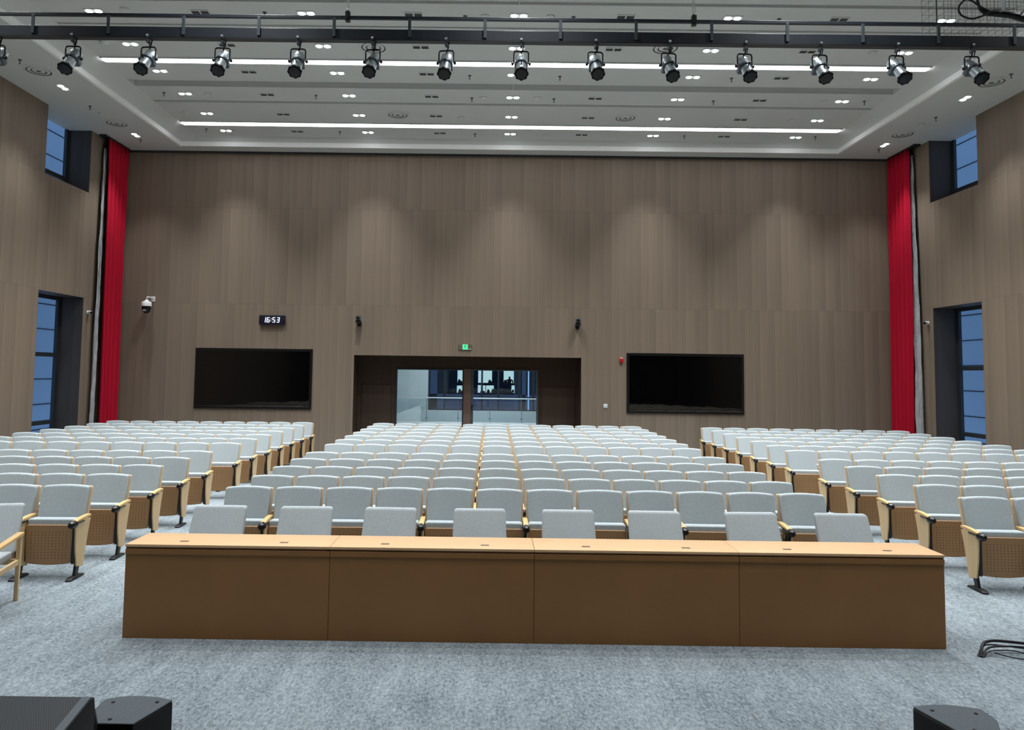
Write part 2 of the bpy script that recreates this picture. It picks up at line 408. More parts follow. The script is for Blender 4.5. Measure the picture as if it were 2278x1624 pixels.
struct('trim_1', b.mesh('trim_1', M['ceiltrim'], smooth=False))
b = MB(); b.box(XL+.02, XR-.02, YB-.03, YB-.001, HC-.06, HC-.001)
struct('trim_2', b.mesh('trim_2', M['darkslot'], smooth=False))

# windows: frame with rails, one pane
def window(name, X, sg, box, rails, head):
    y0, y1, z0, z1 = box; xf = X+sg*(DEP-.03)
    xa, xb = sorted((xf-.035, xf+.035)); w = .085
    b = MB(); b.box(xa, xb, y0, y0+w, z0, z1); b.box(xa, xb, y1-w*1.3, y1, z0, z1)
    b.box(xa, xb, y0+w, y1-w*1.3, z0, z0+w)
    if head: b.box(xa, xb, y0+w, y1-w*1.3, z1-w, z1)
    for r in rails: b.box(xa-.02, xb+.02, y0+w, y1-w*1.3, r-.05, r+.05)
    f = struct(name, b.mesh(name, M['frame'], bevel=.004, seg=1))
    g = MB(); g.box(xf-.006, xf+.006, y0+w, y1-w*1.3, z0+w, z1-(w if head else 0))
    p = put('window_pane', g.mesh('window_pane', M['blueglass'], smooth=False), f)
window('window_1', XL, -1, LOW, (2.5, .87), True)
window('window_2', XL, -1, HIGH, (6.89,), False)
window('window_3', XR, 1, LOW, (2.45, .86), True)
window('window_4', XR, 1, HIGH, (6.85,), False)
# pale panelled facade of the neighbouring wing, seen through the side windows
for X, sg, lab in ((XL-4, -1, 'pale blue panelled outside wall beyond the left windows'), (XR+4, 1, 'pale blue panelled outside wall beyond the right windows')):
    t = thing('outside_facade', lab, 'building wall', (X, 22, 0))
    b = MB(); b.box(min(0, sg*.3), max(0, sg*.3), -9, 10, -1, 14); put('wall_panels', b.mesh('wall_panels', M['facade'], smooth=False), t)
    b = MB()
    for k in range(18): b.box(*sorted((-sg*.015, 0)), -9, 10, .22+k*.79, .245+k*.79)
    put('panel_joints', b.mesh('panel_joints', M['joint'], smooth=False), t)

# ---------------------------------------------------------------- ceiling fixtures
GX = [-7.033, -3.327, .379, 4.096, 7.802]; GY = [12.53, 13.83, 15.11, 16.38, 17.66, 18.95]
UX = [-5.174, -1.457, 2.237, 5.943]
def spot(parent, loc, w, size=99, blend=1.0, soft=.05):
    l = bpy.data.lights.new('lamp_bulb', 'SPOT'); l.energy = w; l.spot_size = math.radians(size); l.spot_blend = blend
    l.shadow_soft_size = soft; l.color = (.95, .975, 1)
    o = bpy.data.objects.new('lamp_bulb', l); COL.objects.link(o); o.parent = parent; o.location = loc; return o
fr = MB().box(-.16, .16, -.08, .08, -.012, 0).mesh('lamp_frame', M['offwhite'], bevel=.004, seg=1)
lf = MB().lathe([(.0, -.02), (.052, -.02), (.058, -.012)], 16).mesh('lamp', M['lamp'])
ul = MB().box(-.065, .065, -.05, .05, -.016, -.012).mesh('lamp', M['darkslot'])
def downlight(x, y, z, lit, label, group, rot=0, pw=None, size=99, soft=.1):
    t = thing('twin_downlight', label, 'ceiling light', (x, y, z-.001), (0, 0, rot) if rot else None, group)
    f = put('lamp_frame', fr, t)
    for s in (-.08, .08): put('lamp', lf if lit else ul, t, (s, 0, 0))
    if lit: spot(t, (0, 0, -.05), pw or SPOT_W, size, 1.0, soft)
    return t
for j, y in enumerate(GY):
    row = 'back' if j == 5 else ORD[6-j]+'-from-back'
    rw = 'row nearest the back wall' if j == 5 else ORD[6-j]+' row from the back wall'
    for i, x in enumerate(GX):
        downlight(x, y, ZI, True, 'lit white twin downlight, %s, %s' % (rw, ['leftmost', 'second from the left', 'middle one', 'second from the right', 'rightmost'][i]), 'lit twin downlights in the raised ceiling', 0, SPOT_W*(.62 if j == 5 else 1), 78 if j == 5 else 97)
    for i, x in enumerate(UX):
        if (j, i) == (2, 2): continue
        downlight(x, y, ZI, False, 'unlit grey twin downlight, %s, %s' % (rw, ['leftmost', 'second from the left', 'second from the right', 'rightmost'][i]), 'unlit twin downlights between the lit ones')
for i, (x, y, lab) in enumerate(((-9.24, 15.43, 'lit downlight on the left ceiling border above the high window, nearer the stage'), (-9.22, 18.62, 'lit downlight on the left ceiling border beside the red curtain'),
        (9.98, 15.45, 'lit downlight on the right ceiling border, nearer the stage'), (9.98, 18.70, 'lit downlight on the right ceiling border beside the red curtain'))):
    downlight(x, y, HC, True, lab, 'lit downlights on the ceiling borders', PI/2, SPOT_W*.55, 84)
# the rows that carry on toward the stage, above the frame: the same fixtures
for y in (11.25, 9.97, 8.69, 7.41, 6.13, 4.85, 3.57):
    for x in GX: downlight(x, y, ZI, True, 'lit twin downlight above the truss toward the stage', 'lit twin downlights above the frame, toward the stage', pw=SPOT_W*(1 if y > 10 else .62 if y > 8 else .38))
for x in (-9.23, 9.98):
    for y in (12.25, 9.1, 5.9): downlight(x, y, HC, True, 'lit border downlight toward the stage, above the frame', 'border downlights above the frame', PI/2, SPOT_W*.8)
# linear lights
for y0, y1, lab in ((14.42, 14.66, 'long white linear ceiling light behind the spotlights, nearer the stage'), (18.22, 18.50, 'long white linear ceiling light nearest the back wall')):
    t = thing('linear_light', lab, 'ceiling light', (.37, (y0+y1)/2, ZI), None, 'long linear ceiling lights')
    h = (y1-y0)/2
    b = MB().box(-8.32, 8.32, -h, -h+.03, -.03, 0).box(-8.32, 8.32, h-.03, h, -.03, 0)
    put('lamp_housing', b.mesh('lamp_housing', M['offwhite'], smooth=False), t)
    b = MB().prism([(-8.27, -h+.03), (8.27, -h+.03), (8.32, 0), (8.27, h-.03), (-8.27, h-.03), (-8.32, 0)], -.035, -.004, 'z')
    put('light_diffuser', b.mesh('light_diffuser', M['strip'], smooth=False), t)
# round air diffusers
def ring(b, r0, r1, z0, z1, seg=32): b.lathe([(r0, z0), (r1, z1), (r1, z1+.006), (r0, z0+.006), (r0, z0)], seg, cap=False)
dm = MB(); ring(dm, .29, .235, -.004, -.014); ring(dm, .205, .15, -.008, -.016); ring(dm, .12, .05, -.008, -.016)
dm = dm.mesh('diffuser_rings', M['ceiling'])
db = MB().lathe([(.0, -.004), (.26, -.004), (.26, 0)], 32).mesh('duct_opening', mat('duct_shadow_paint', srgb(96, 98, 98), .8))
for x, y, z, lab in ((-9.23, 14.57, HC, 'round air diffuser on the left ceiling border, nearer the stage'), (-9.26, 17.74, HC, 'round air diffuser on the left ceiling border by the high window'),
        (9.96, 14.59, HC, 'round air diffuser on the right ceiling border, nearer the stage'), (9.98, 17.87, HC, 'round air diffuser on the right ceiling border by the high window'),
        (-2.37, 13.87, ZI, 'round air diffuser above the sixth spotlight, left of centre'), (-2.38, 17.61, ZI, 'round air diffuser left of centre near the far linear light'),
        (3.14, 17.64, ZI, 'round air diffuser right of centre near the far linear light'), (3.21, 13.76, ZI, 'round air diffuser above the tenth spotlight, right of centre')):
    t = thing('air_diffuser', lab, 'air vent', (x, y, z-.001), None, 'round ceiling air diffusers'); put('diffuser_rings', dm, t); put('duct_opening', db, t)
# sprinklers and smoke detectors
sm = MB().lathe([(.0, -.085), (.016, -.085), (.016, -.078), (.008, -.07), (.010, -.02), (.036, -.010), (.036, 0)], 12).mesh('sprinkler_head', M['trussl'])
SPR = [(-9.28, 14.05, HC), (-9.28, 16.57, HC), (-9.29, 19.39-.35, HC), (10.07, 16.65, HC), (10.07, 14.18, HC), (10.04, 19.1, HC),
       (-7.0+.5-.55+.0, 12.0-.1, ZI)]
SPR = SPR[:6]+[(-4.05, 12.52, ZI), (-.56, 12.57, ZI), (1.33, 12.56, ZI), (4.91, 12.55, ZI), (-7.5, 16.35, ZI), (-4.08, 16.41, ZI), (-.55, 16.46, ZI), (1.31, 16.45, ZI), (4.93, 16.47, ZI), (8.3, 16.37, ZI),
       (-.56, 15.18, ZI), (1.33, 15.17, ZI), (4.92, 15.16, ZI), (-7.51, 18.86, ZI), (-4.06, 18.95, ZI), (-.54, 19.0, ZI), (4.91, 18.95, ZI), (8.29, 18.9, ZI)]
nm = ['on the left border nearest the stage', 'on the left border by the high window', 'on the left border in the back corner', 'on the right border by the high window', 'on the right border nearest the stage', 'on the right border in the back corner']
rows_ = {12.5: 'above the truss', 16.4: 'in the middle ceiling bay', 15.2: 'just behind the lit row of spotlights', 18.9: 'near the back wall'}
cnt = {}
for x, y, z in SPR:
    if z == HC: lab = 'small pendant sprinkler '+nm[SPR.index((x, y, z))]
    else:
        key = min(rows_, key=lambda k: abs(k-y)); same = sorted(p[0] for p in SPR if p[2] == ZI and abs(p[1]-key) < .35)
        lab = 'small pendant sprinkler %s, %s' % (rows_[key], place_in(same.index(x), len(same)))
    t = thing('ceiling_sprinkler', lab, 'sprinkler', (x, y, z), None, 'pendant ceiling sprinklers'); put('sprinkler_head', sm, t)
dtm = MB().lathe([(.0, -.045), (.045, -.045), (.06, -.03), (.085, -.02), (.085, 0)], 20).mesh('detector', M['offwhite'])
for x, y, z, lab in ((-7.5, 13.77, ZI, 'beside the left end of the near linear light'), (-6.46, 12.46, ZI, 'left, above the truss'), (-.21, 12.57, ZI, 'left of centre, above the truss'), (.93, 12.56, ZI, 'right of centre, above the truss'),
        (-6.52, 16.37, ZI, 'left of the middle bay'), (-.29, 16.42, ZI, 'middle bay, left of centre'), (.93, 16.41, ZI, 'middle bay, right of centre'), (-7.54, 17.63, ZI, 'left end before the far linear light'),
        (-.85, 17.75, ZI, 'centre, before the far linear light'), (1.32, 19.05, ZI, 'centre, beyond the far linear light'), (7.19, 17.67, ZI, 'right end before the far linear light'), (7.4, 16.4, ZI, 'right of the middle bay'),
        (7.2, 13.85, ZI, 'right, near the right end of the near linear light'), (-9.28, 17.07, HC, 'on the left border'), (10.02, 17.17, HC, 'on the right border')):
    t = put('smoke_detector', dtm, None, (x, y, z)); tag(t, 'small round ceiling detector, '+lab, 'smoke detector', 'round ceiling detectors')

# ---------------------------------------------------------------- auditorium seats
S = .5567; XC = .3725; Y0 = 8.337; DR = .8827; GAP = .4502; AL = 1.4253; CURV = .0041
ZT = .922
lean = lambda x, y, z: (x, y+(z-ZT)*.28, z)
seat_me = {}
b = MB().prism(rrect(-.243, .243, .34, ZT-.016, .025, arch=.016), 0, .075)
seat_me['backrest'] = b.mesh('backrest', M['fabric'], bevel=.018, seg=3, fn=lean)
b = MB().prism(rrect(-.262, .262, .30, ZT-.022, .02, arch=.012), .062, .098)
seat_me['back_shell'] = b.mesh('back_shell', M['shell'], bevel=.004, seg=1, fn=lean)
b = MB().prism(rrect(-.250, .250, .17, .604, .035), -.255, -.135)
seat_me['seat_cushion'] = b.mesh('seat_cushion', M['fabric'], bevel=.025, seg=3)
tap = lambda x, y, z: (x*(1-.05*(.546-z)/.4), y-.02*(1-(x/.25)**2)-.015*math.sin((z-.14)/.4*PI), z)
b = MB()
nx, nz_ = 8, 8; X_ = [-.245+.49*i/nx for i in range(nx+1)]
ol = rrect(-.247, .247, .15, .546, .02, archb=.02)
b.prism(ol, -.283, -.258)
seat_me['seat_board'] = b.mesh('seat_board', M['board'], bevel=.005, seg=1, fn=lambda x, y, z: (x*(1-.05*(.546-z)/.4), y, z))
# armrest: arched wooden cap
arc = [(-.405+.335*i/8, .585+.045*math.sin(PI*(.12+.42*i/8))) for i in range(9)]
b = MB().prism(arc+[(y_, z_-.028) for y_, z_ in arc[::-1]], -.026, .026, 'x')
seat_me['armrest'] = b.mesh('armrest', M['arm'], bevel=.007, seg=2)
Rx = Matrix.Translation((0, -.40, .572)) @ Matrix.Rotation(-PI/2, 4, 'X')
b = MB().lathe([(.0, -.060), (.020, -.057), (.033, -.044), (.040, -.018), (.040, .032), (.0, .032)], 16, Rx)
b.box(-.0335, .0335, -.37, -.22, .577, .589)
seat_me['armrest_hub'] = b.mesh('armrest_hub', M['blackplastic'])
b = MB().prism([(-.385, .575), (-.365, .30), (-.335, .13), (-.20, .105), (-.12, .45), (-.075, .585), (-.20, .60), (-.3, .595)], .007, .025, 'x')
seat_me['side_panel'] = b.mesh('side_panel', M['beech'], bevel=.004, seg=1)
b = MB().box(-.024, .006, -.365, -.285, .16, .54).prism([(-.345, .02), (-.285, .02), (-.22, .2), (-.30, .2)], -.016, .014, 'x')
seat_me['leg'] = b.mesh('leg', M['blacksteel'], bevel=.004, seg=1)
b = MB().prism([(-.45, 0), (-.45, .018), (-.40, .034), (-.22, .034), (-.17, .018), (-.17, 0)], -.03, .03, 'x')
seat_me['foot'] = b.mesh('foot', M['blacksteel'], bevel=.006, seg=2)
seat_me['seat_bracket'] = MB().box(-.2515, -.246, -.262, -.17, .16, .40).box(.246, .2515, -.262, -.17, .16, .40).mesh('seat_bracket', M['blacksteel'], smooth=False)
def make_seat(arms):
    t = thing('auditorium_seat', 'grey tip-up auditorium seat', 'seat')
    for n in ('backrest', 'back_shell', 'seat_cushion', 'seat_board', 'seat_bracket'): put(n, seat_me[n], t)
    for s in arms:
        a = put('armrest', seat_me['armrest'], t, (s, 0, 0)); put('armrest_hub', seat_me['armrest_hub'], a)
        sp = put('side_panel', seat_me['side_panel'], t, (s, 0, 0))
        l = put('leg', seat_me['leg'], t, (s, 0, 0)); put('foot', seat_me['foot'], l)
        if s < 0: sp.scale.x = -1; l.scale.x = -1
    return t
H_ = S/2; E_ = S/2+.022
def seat_x(px_): return px_
def visible(x, y):
    u = 1092.8+1650*x/max(y-.4, .5)/1.0
    return -330 < u < 2278+330
layout = []   # (arms key, x, y, rotz, label, group)
def rowname(r): return 'front row' if r == 0 else ('back row' if r == 11 else (ORD[r+1]+' row from the front' if r < 6 else ORD[12-r]+' row from the back'))
for r in range(12):
    yb = Y0+DR*r+(GAP if r >= 5 else 0)
    for k in range(12):
        dx = (k-5.5)*S
        key = 'C0' if k == 0 else ('C1' if k == 11 else 'R')
        pos = 'at its left end' if k == 0 else ('at its right end' if k == 11 else (ORD[k+1]+' from its left end' if k < 6 else ORD[12-k]+' from its right end'))
        layout.append((key, XC+dx, yb-CURV*dx*dx, -2*CURV*dx, 'grey tip-up seat, centre block, %s, %s' % (rowname(r), pos), 'tip-up seats in the centre block'))
    for sg, nm_ in ((-1, 'left'), (1, 'right')):
        for k in range(9):
            dx = sg*(6*S+AL+(k+.5)*S)
            if not visible(XC+dx, yb): continue
            key = {(-1, 0): 'RE', (1, 0): 'LE'}.get((sg, k), 'R' if sg < 0 else 'L')
            if k == 8: key = 'LR'
            pos = 'on the aisle' if k == 0 else ORD[k+1]+' from the aisle'
            layout.append((key, XC+dx, yb-CURV*dx*dx, -2*CURV*dx, 'grey tip-up seat, %s block, %s, %s' % (nm_, rowname(r), pos), 'tip-up seats in the %s block' % nm_))
ARMS = {'R': (H_,), 'L': (-H_,), 'LR': (-H_, H_), 'C0': (-E_, H_), 'C1': (E_,), 'RE': (E_,), 'LE': (-E_,)}
proto = {}
for key, x, y, rz, lab, grp in layout:
    if key not in proto:
        t = make_seat(ARMS[key]); proto[key] = (t, tree_of(t)); t.location = (x, y, 0); t.rotation_euler = (0, 0, rz); t['label'] = lab
    else:
        t = copy_tree(proto[key][0], proto[key][1], (x, y, 0), lab, (0, 0, rz))
    t['group'] = grp

# ---------------------------------------------------------------- desk row and its armchairs
DW = 6.7635/4; DY = 6.2333; DH = .761
for k in range(4):
    x0 = .3632+(k-2)*DW
    t = thing('conference_desk', ['light wood desk unit, leftmost of the row of four', 'light wood desk unit, second from the left of four', 'light wood desk unit, third from the left of four', 'light wood desk unit, rightmost of the row of four'][k], 'desk', (x0, DY, 0), None, 'desk units in one row')
    g = .0015
    b = MB().box(g, DW-g, -.004, .427, DH-.022, DH); put('desktop', b.mesh('desktop', M['desktop'], bevel=.004, seg=2), t)
    b = MB().box(g, DW-g, .012, .42, DH-.036, DH-.0225).box(g, DW-g, 0, .42, DH-.082, DH-.0365)
    ap = put('apron', b.mesh('apron', M['deskfront'], bevel=.003, seg=1), t)
    b = MB().box(g, DW-g, .010, .03, .0, DH-.0825); put('front_panel', b.mesh('front_panel', M['deskfront'], bevel=.002, seg=1), t)
    for s in (0, 1):
        b = MB().box(g if s == 0 else DW-.022, .022 if s == 0 else DW-g, .031, .40, 0, DH-.0825)
        put('side_panel', b.mesh('side_panel', M['deskfront'], bevel=.002, seg=1), t)
    b = MB().box(.03, DW-.03, .10, .38, .55, .565); put('shelf', b.mesh('shelf', M['deskfront'], smooth=False), t)
    for gx in (.44, 1.28):
        b = MB().box(gx-.035, gx+.035, .105, .135, DH, DH+.003); put('cable_flap', b.mesh('cable_flap', M['plate'], bevel=.001, seg=1), t)
# armchair: origin on the floor under the backrest top
def make_chair():
    t = thing('armchair', 'x', 'chair')
    zt = .865
    ln = lambda x, y, z: (x*(1-.05*(z-.42)/.44), y+(z-zt)*.5, z)
    put('backrest', MB().prism(rrect(-.268, .268, .43, zt, .03), 0, .07).mesh('backrest', M['fabric2'], bevel=.022, seg=3, fn=ln), t)
    put('seat', MB().box(-.255, .255, -.74, -.21, .385, .455).mesh('seat', M['fabric2'], bevel=.022, seg=3), t)
    b = MB().box(-.30, .30, -.755, -.73, .335, .385).box(-.30, .30, -.235, -.21, .335, .385).box(-.33, -.30, -.76, -.21, .335, .385).box(.30, .33, -.76, -.21, .335, .385)
    put('seat_frame', b.mesh('seat_frame', M['beech'], bevel=.003, seg=1), t)
    for s in (-1, 1):
        put('leg', MB().prism([(-.265, 0), (-.235, 0), (-.205, .60), (-.255, .60)], .318*s-.018, .318*s+.018, 'x').mesh('leg', M['beech'], bevel=.003, seg=1), t)
        put('leg', MB().prism([(-.775, 0), (-.745, 0), (-.735, .575), (-.78, .575)], .318*s-.018, .318*s+.018, 'x').mesh('leg', M['beech'], bevel=.003, seg=1), t)
        put('armrest', MB().prism([(-.80, .573), (-.20, .60), (-.20, .632), (-.80, .603)], .318*s-.03, .318*s+.03, 'x').mesh('armrest', M['arm'], bevel=.006, seg=2), t)
    return t
ch = make_chair(); ctree = tree_of(ch)
CX = [-2.67, -1.82, -.99, -.11, .76, 1.61, 2.56, 3.45]
lab = ['leftmost of eight', 'second from the left', 'third from the left', 'fourth from the left', 'fourth from the right', 'third from the right', 'second from the right', 'rightmost of eight']
CYR = [0, .03, -.03, .02, 0, -.02, .03, -.03]
for k, x in enumerate(CX):
    if k == 0: c = ch; c.location = (x, 7.42, 0); c.rotation_euler = (0, 0, 0)
    else: c = copy_tree(ch, ctree, (x, 7.42, 0), None, (0, 0, CYR[k]))
    c['label'] = 'pale grey armchair behind the wooden desk row, '+lab[k]; c['group'] = 'armchairs behind the desk row'
c = copy_tree(ch, ctree, (-4.85, 7.34, 0), None, (0, 0, .22)); c['label'] = 'pale grey armchair with wooden arms cut off by the left edge of the photo'; c['group'] = 'armchairs in front of the seating'

# ---------------------------------------------------------------- wall screens, clock, signs, cameras
for x0, x1, z0, z1, lab in ((-8.01, -4.855, 1.15, 2.768, 'large black wall screen left of the entrance, below the clock'), (3.60, 6.745, 1.165, 2.775, 'large black wall screen right of the entrance')):
    t = thing('wall_screen', lab, 'screen', ((x0+x1)/2, YB, (z0+z1)/2), None, 'flush wall screens')
    w, h = (x1-x0)/2, (z1-z0)/2; f = .07
    b = MB().box(-w, w, -.03, -.001, -h, -h+f).box(-w, w, -.03, -.001, h-f, h).box(-w, -w+f, -.03, -.001, -h+f, h-f).box(w-f, w, -.03, -.001, -h+f, h-f)
    put('screen_bezel', b.mesh('screen_bezel', M['bezel'], bevel=.003, seg=1), t)
    put('display_panel', MB().box(-w+f, w-f, -.016, -.001, -h+f, h-f).mesh('display_panel', M['screen'], smooth=False), t)
t = thing('digital_clock', 'black wall clock with white digits reading 16:53', 'clock', (-5.965, YB, 3.54))
put('clock_case', MB().box(-.345, .345, -.09, -.001, -.125, .125).mesh('clock_case', mat('clock_case_paint', srgb(14, 18, 40), .4), bevel=.008, seg=2), t)
SEG = {'0': 'abcdef', '1': 'bc', '2': 'abged', '3': 'abgcd', '4': 'fgbc', '5': 'afgcd', '6': 'afgedc', '7': 'abc', '8': 'abcdefg', '9': 'abcdfg'}
def digit(b, ch_, cx):
    w, h, t_ = .030, .060, .009; y0, y1 = -.096, -.0905
    sh = lambda z: z*.12
    def seg(x0, x1, z0, z1): b.prism([(x0+sh(z0), z0), (x1+sh(z0), z0), (x1+sh(z1), z1), (x0+sh(z1), z1)], y0, y1)
    P_ = {'a': (-w, w, h-t_, h+t_), 'g': (-w, w, -t_, t_), 'd': (-w, w, -h-t_, -h+t_), 'b': (w-t_, w+t_, 0, h+t_), 'c': (w-t_, w+t_, -h-t_, 0), 'f': (-w-t_, -w+t_, 0, h+t_), 'e': (-w-t_, -w+t_, -h-t_, 0)}
    for s in SEG[ch_]: x0, x1, z0, z1 = P_[s]; seg(cx+x0, cx+x1, z0, z1)
for ch_, cx in (('1', -.20), ('6', -.095), ('5', .055), ('3', .17)):
    b = MB(); digit(b, ch_, cx); put('digit', b.mesh('digit', M['digit'], smooth=False), t)
b = MB().box(-.028, -.01, -.096, -.0905, .02, .038).box(-.034, -.016, -.096, -.0905, -.038, -.02)
put('colon', b.mesh('colon', M['digit'], smooth=False), t)
# exit sign
t = thing('exit_sign', 'small green lit running-man exit sign above the entrance', 'sign', (-.75, YB, 2.878))
put('sign_plate', MB().box(-.18, .18, -.022, -.001, -.075, .072).mesh('sign_plate', M['plate'], bevel=.003, seg=1), t)
put('green_panel', MB().box(-.068, .068, -.030, -.0225, -.068, .068).mesh('green_panel', M['exitgreen'], smooth=False), t)
b = MB()
Y_ = (-.034, -.0305)
b.prism(rrect(-.004, .014, .036, .054, .008), *Y_)                                                          # head
b.prism([(-.022, .03), (.004, .034), (.012, .02), (.0, -.012), (-.014, -.01)], *Y_)                          # trunk
b.prism([(-.022, .03), (-.016, .026), (-.036, .004), (-.041, .008)], *Y_); b.prism([(.006, .026), (.010, .018), (.034, .012), (.034, .019)], *Y_)
b.prism([(-.014, -.006), (-.002, -.010), (-.030, -.05), (-.038, -.046)], *Y_); b.prism([(-.004, -.010), (.002, -.012), (.026, -.03), (.020, -.056), (.012, -.054), (.014, -.032)], *Y_)
b.prism([(.044, -.06), (.05, -.06), (.05, .06), (-.05, .06), (-.05, .054), (.044, .054)], *Y_)              # door outline
put('running_figure', b.mesh('running_figure', M['exitdark'], smooth=False), t)
b = MB().box(.075, .11, -.030, -.0225, -.066, -.05).box(.13, .168, -.030, -.0225, -.066, -.05); put('indicator_lamps', b.mesh('indicator_lamps', M['white'], smooth=False), t)
# fire alarm, switch
t = thing('fire_alarm', 'small red fire alarm box left of the right screen', 'alarm', (3.455, YB, 2.58))
put('alarm_body', MB().box(-.045, .045, -.05, -.001, -.075, .03).mesh('alarm_body', M['redplastic'], bevel=.006, seg=2), t)
put('strobe_lens', MB().box(-.042, .042, -.05, -.001, .032, .072).mesh('strobe_lens', mat('pink_lens', srgb(225, 150, 150), .3), bevel=.006, seg=2), t)
t = thing('wall_switch', 'small white square wall switch between entrance and right screen', 'switch', (3.035, YB, 1.345))
put('switch_frame', MB().box(-.052, .052, -.012, -.001, -.055, .055).mesh('switch_frame', M['white'], bevel=.004, seg=2), t)
put('rocker', MB().box(-.03, .03, -.017, -.0125, -.032, .032).mesh('rocker', mat('pale_blue_rocker', srgb(205, 222, 232), .4), bevel=.002, seg=1), t)
# two black bracket cameras
for x, lab in ((-3.62, 'small black wall camera above the left side of the entrance'), (2.27, 'small black wall camera above the right side of the entrance')):
    t = thing('wall_camera', lab, 'camera', (x, YB-.16, 3.60), None, 'black cameras above the entrance')
    put('bracket', MB().box(-.07, .07, -.09, .159, -.115, -.10).box(-.05, .05, .145, .159, -.2, -.02).mesh('bracket', M['blacksteel'], bevel=.003, seg=1), t)
    put('camera_base', MB().lathe([(.0, -.10), (.075, -.10), (.075, -.05), (.05, -.035), (.0, -.035)], 20).mesh('camera_base', M['blackplastic'], bevel=0), t)
    put('yoke', MB().box(-.085, -.065, -.03, .03, -.07, .06).box(.065, .085, -.03, .03, -.07, .06).mesh('yoke', M['alu'], bevel=.004, seg=1), t)
    rx = Matrix.Translation((0, 0, .03)) @ Matrix.Rotation(PI/2+.25, 4, 'X')
    hd = put('camera_head', MB().lathe([(.0, -.06), (.05, -.055), (.062, -.02), (.062, .05), (.05, .075), (.0, .075)], 20, rx).mesh('camera_head', M['gunmetal']), t)
    put('lens', MB().lathe([(.0, .076), (.04, .076), (.04, .083), (.0, .086)], 16, rx).mesh('lens', M['lens']), hd)
# dome camera on an arm
t = thing('dome_camera', 'white and black dome camera on an arm beside the left curtain', 'camera', (-9.27, YB-.28, 3.90))
b = MB().tube([(.05, .27, .19), (.05, .16, .20), (.01, .03, .20), (0, 0, .185), (0, 0, .12)], .018, 8).box(.0, .10, .265, .279, .10, .24)
put('mounting_arm', b.mesh('mounting_arm', M['white']), t)
put('housing', MB().lathe([(.0, .13), (.03, .125), (.06, .09), (.115, .065), (.125, .05), (.125, -.05), (.0, -.05)], 28).mesh('housing', M['white']), t)
put('dome', MB().lathe([(.115, -.051), (.115, -.12), (.095, -.19), (.05, -.235), (.0, -.245)], 28).mesh('dome', M['blackplastic']), t)
put('lens_window', MB().box(-.04, .04, -.118, -.085, -.19, -.145).mesh('lens_window', M['chrome'], bevel=.004, seg=1), t)
# bullet cameras on the side walls
for x, sg, lab in ((XL, 1, 'small white bullet camera on the left wall between window and curtain'), (XR, -1, 'small white bullet camera on the right wall between window and curtain')):
    t = thing('bullet_camera', lab, 'camera', (x, 18.56, 3.58), None, 'white bullet cameras on the side walls')
    R_ = Matrix.Translation((sg*.075, -.02, 0)) @ Matrix.Rotation(sg*.9, 4, 'Z') @ Matrix.Rotation(PI/2+.12, 4, 'X')
    put('mount', MB().lathe([(.0, .0), (.045, .0), (.045, .02), (.022, .05), (.0, .05)], 16, Matrix.Rotation(sg*PI/2, 4, 'Y')).mesh('mount', M['white']), t)
    bd = put('camera_body', MB().lathe([(.0, -.07), (.03, -.065), (.042, -.04), (.042, .08), (.0, .08)], 18, R_).mesh('camera_body', M['white']), t)
    put('lens', MB().lathe([(.0, .0805), (.036, .0805), (.036, .088), (.0, .088)], 16, R_).mesh('lens', M['lens']), bd)

# ---------------------------------------------------------------- curtains
def drape(name, m, x0, ya, yb, z0, z1, amp, n, parent, xs=0, phase=0, crumple=0, gather=0):
    """hanging folds running along y beside a side wall"""
    rnd = random.Random(n+int(ya*10)); N = n*10; K = 26
    vs = []; fs = []
    for j in range(K+1):
        tz = j/K; z = z0+(z1-z0)*tz
        for i in range(N+1):
            u = i/N
            a = amp*(1-.35*tz)*math.sin(2*PI*n*u+phase+.5*math.sin(3*tz+u*4))
            yy = ya+(yb-ya)*u + gather*tz*(1-u) + .012*math.sin(9*tz+u*7)
            xx = x0+a+(crumple*(rnd.random()-.5))+xs*tz
            vs.append((xx, yy+(crumple*.5*(rnd.random()-.5)), z))
    for j in range(K):
        for i in range(N):
            p = j*(N+1)+i; fs.append((p, p+1, p+N+2, p+N+1))
    b = MB().add(vs, fs); me = b.mesh(name, m, angle=80)
    o = put(name, me, parent); s = o.modifiers.new('thickness', 'SOLIDIFY'); s.thickness = .006
    return o
t = thing('curtain', 'tall red curtain with silver lining in the left back corner', 'curtain', (0, 0, 0), None, 'red corner curtains')
drape('red_drape', M['red'], XL+.20, 18.95, 19.85, .04, HC-.05, .08, 5, t, gather=-.15)
drape('silver_lining', M['silver'], XL+.09, 18.68, 18.93, .04, HC-.3, .03, 2, t, crumple=.03, gather=.12)
put('curtain_track', MB().box(XL+.06, XL+.22, 18.6, 19.9, HC-.05, HC-.002).mesh('curtain_track', M['blacksteel'], smooth=False), t)
t = thing('curtain', 'tall red curtain with silver lining in the right back corner', 'curtain', (0, 0, 0), None, 'red corner curtains')
drape('red_drape', M['red'], XR-.20, 19.02, 19.9, .04, HC-.05, .08, 5, t, gather=-.12)
drape('silver_lining', M['silver'], XR-.10, 18.70, 19.0, .04, HC-.2, .035, 2, t, crumple=.035, gather=.22)
put('curtain_track', MB().box(XR-.22, XR-.06, 18.6, 19.9, HC-.05, HC-.002).mesh('curtain_track', M['blacksteel'], smooth=False), t)
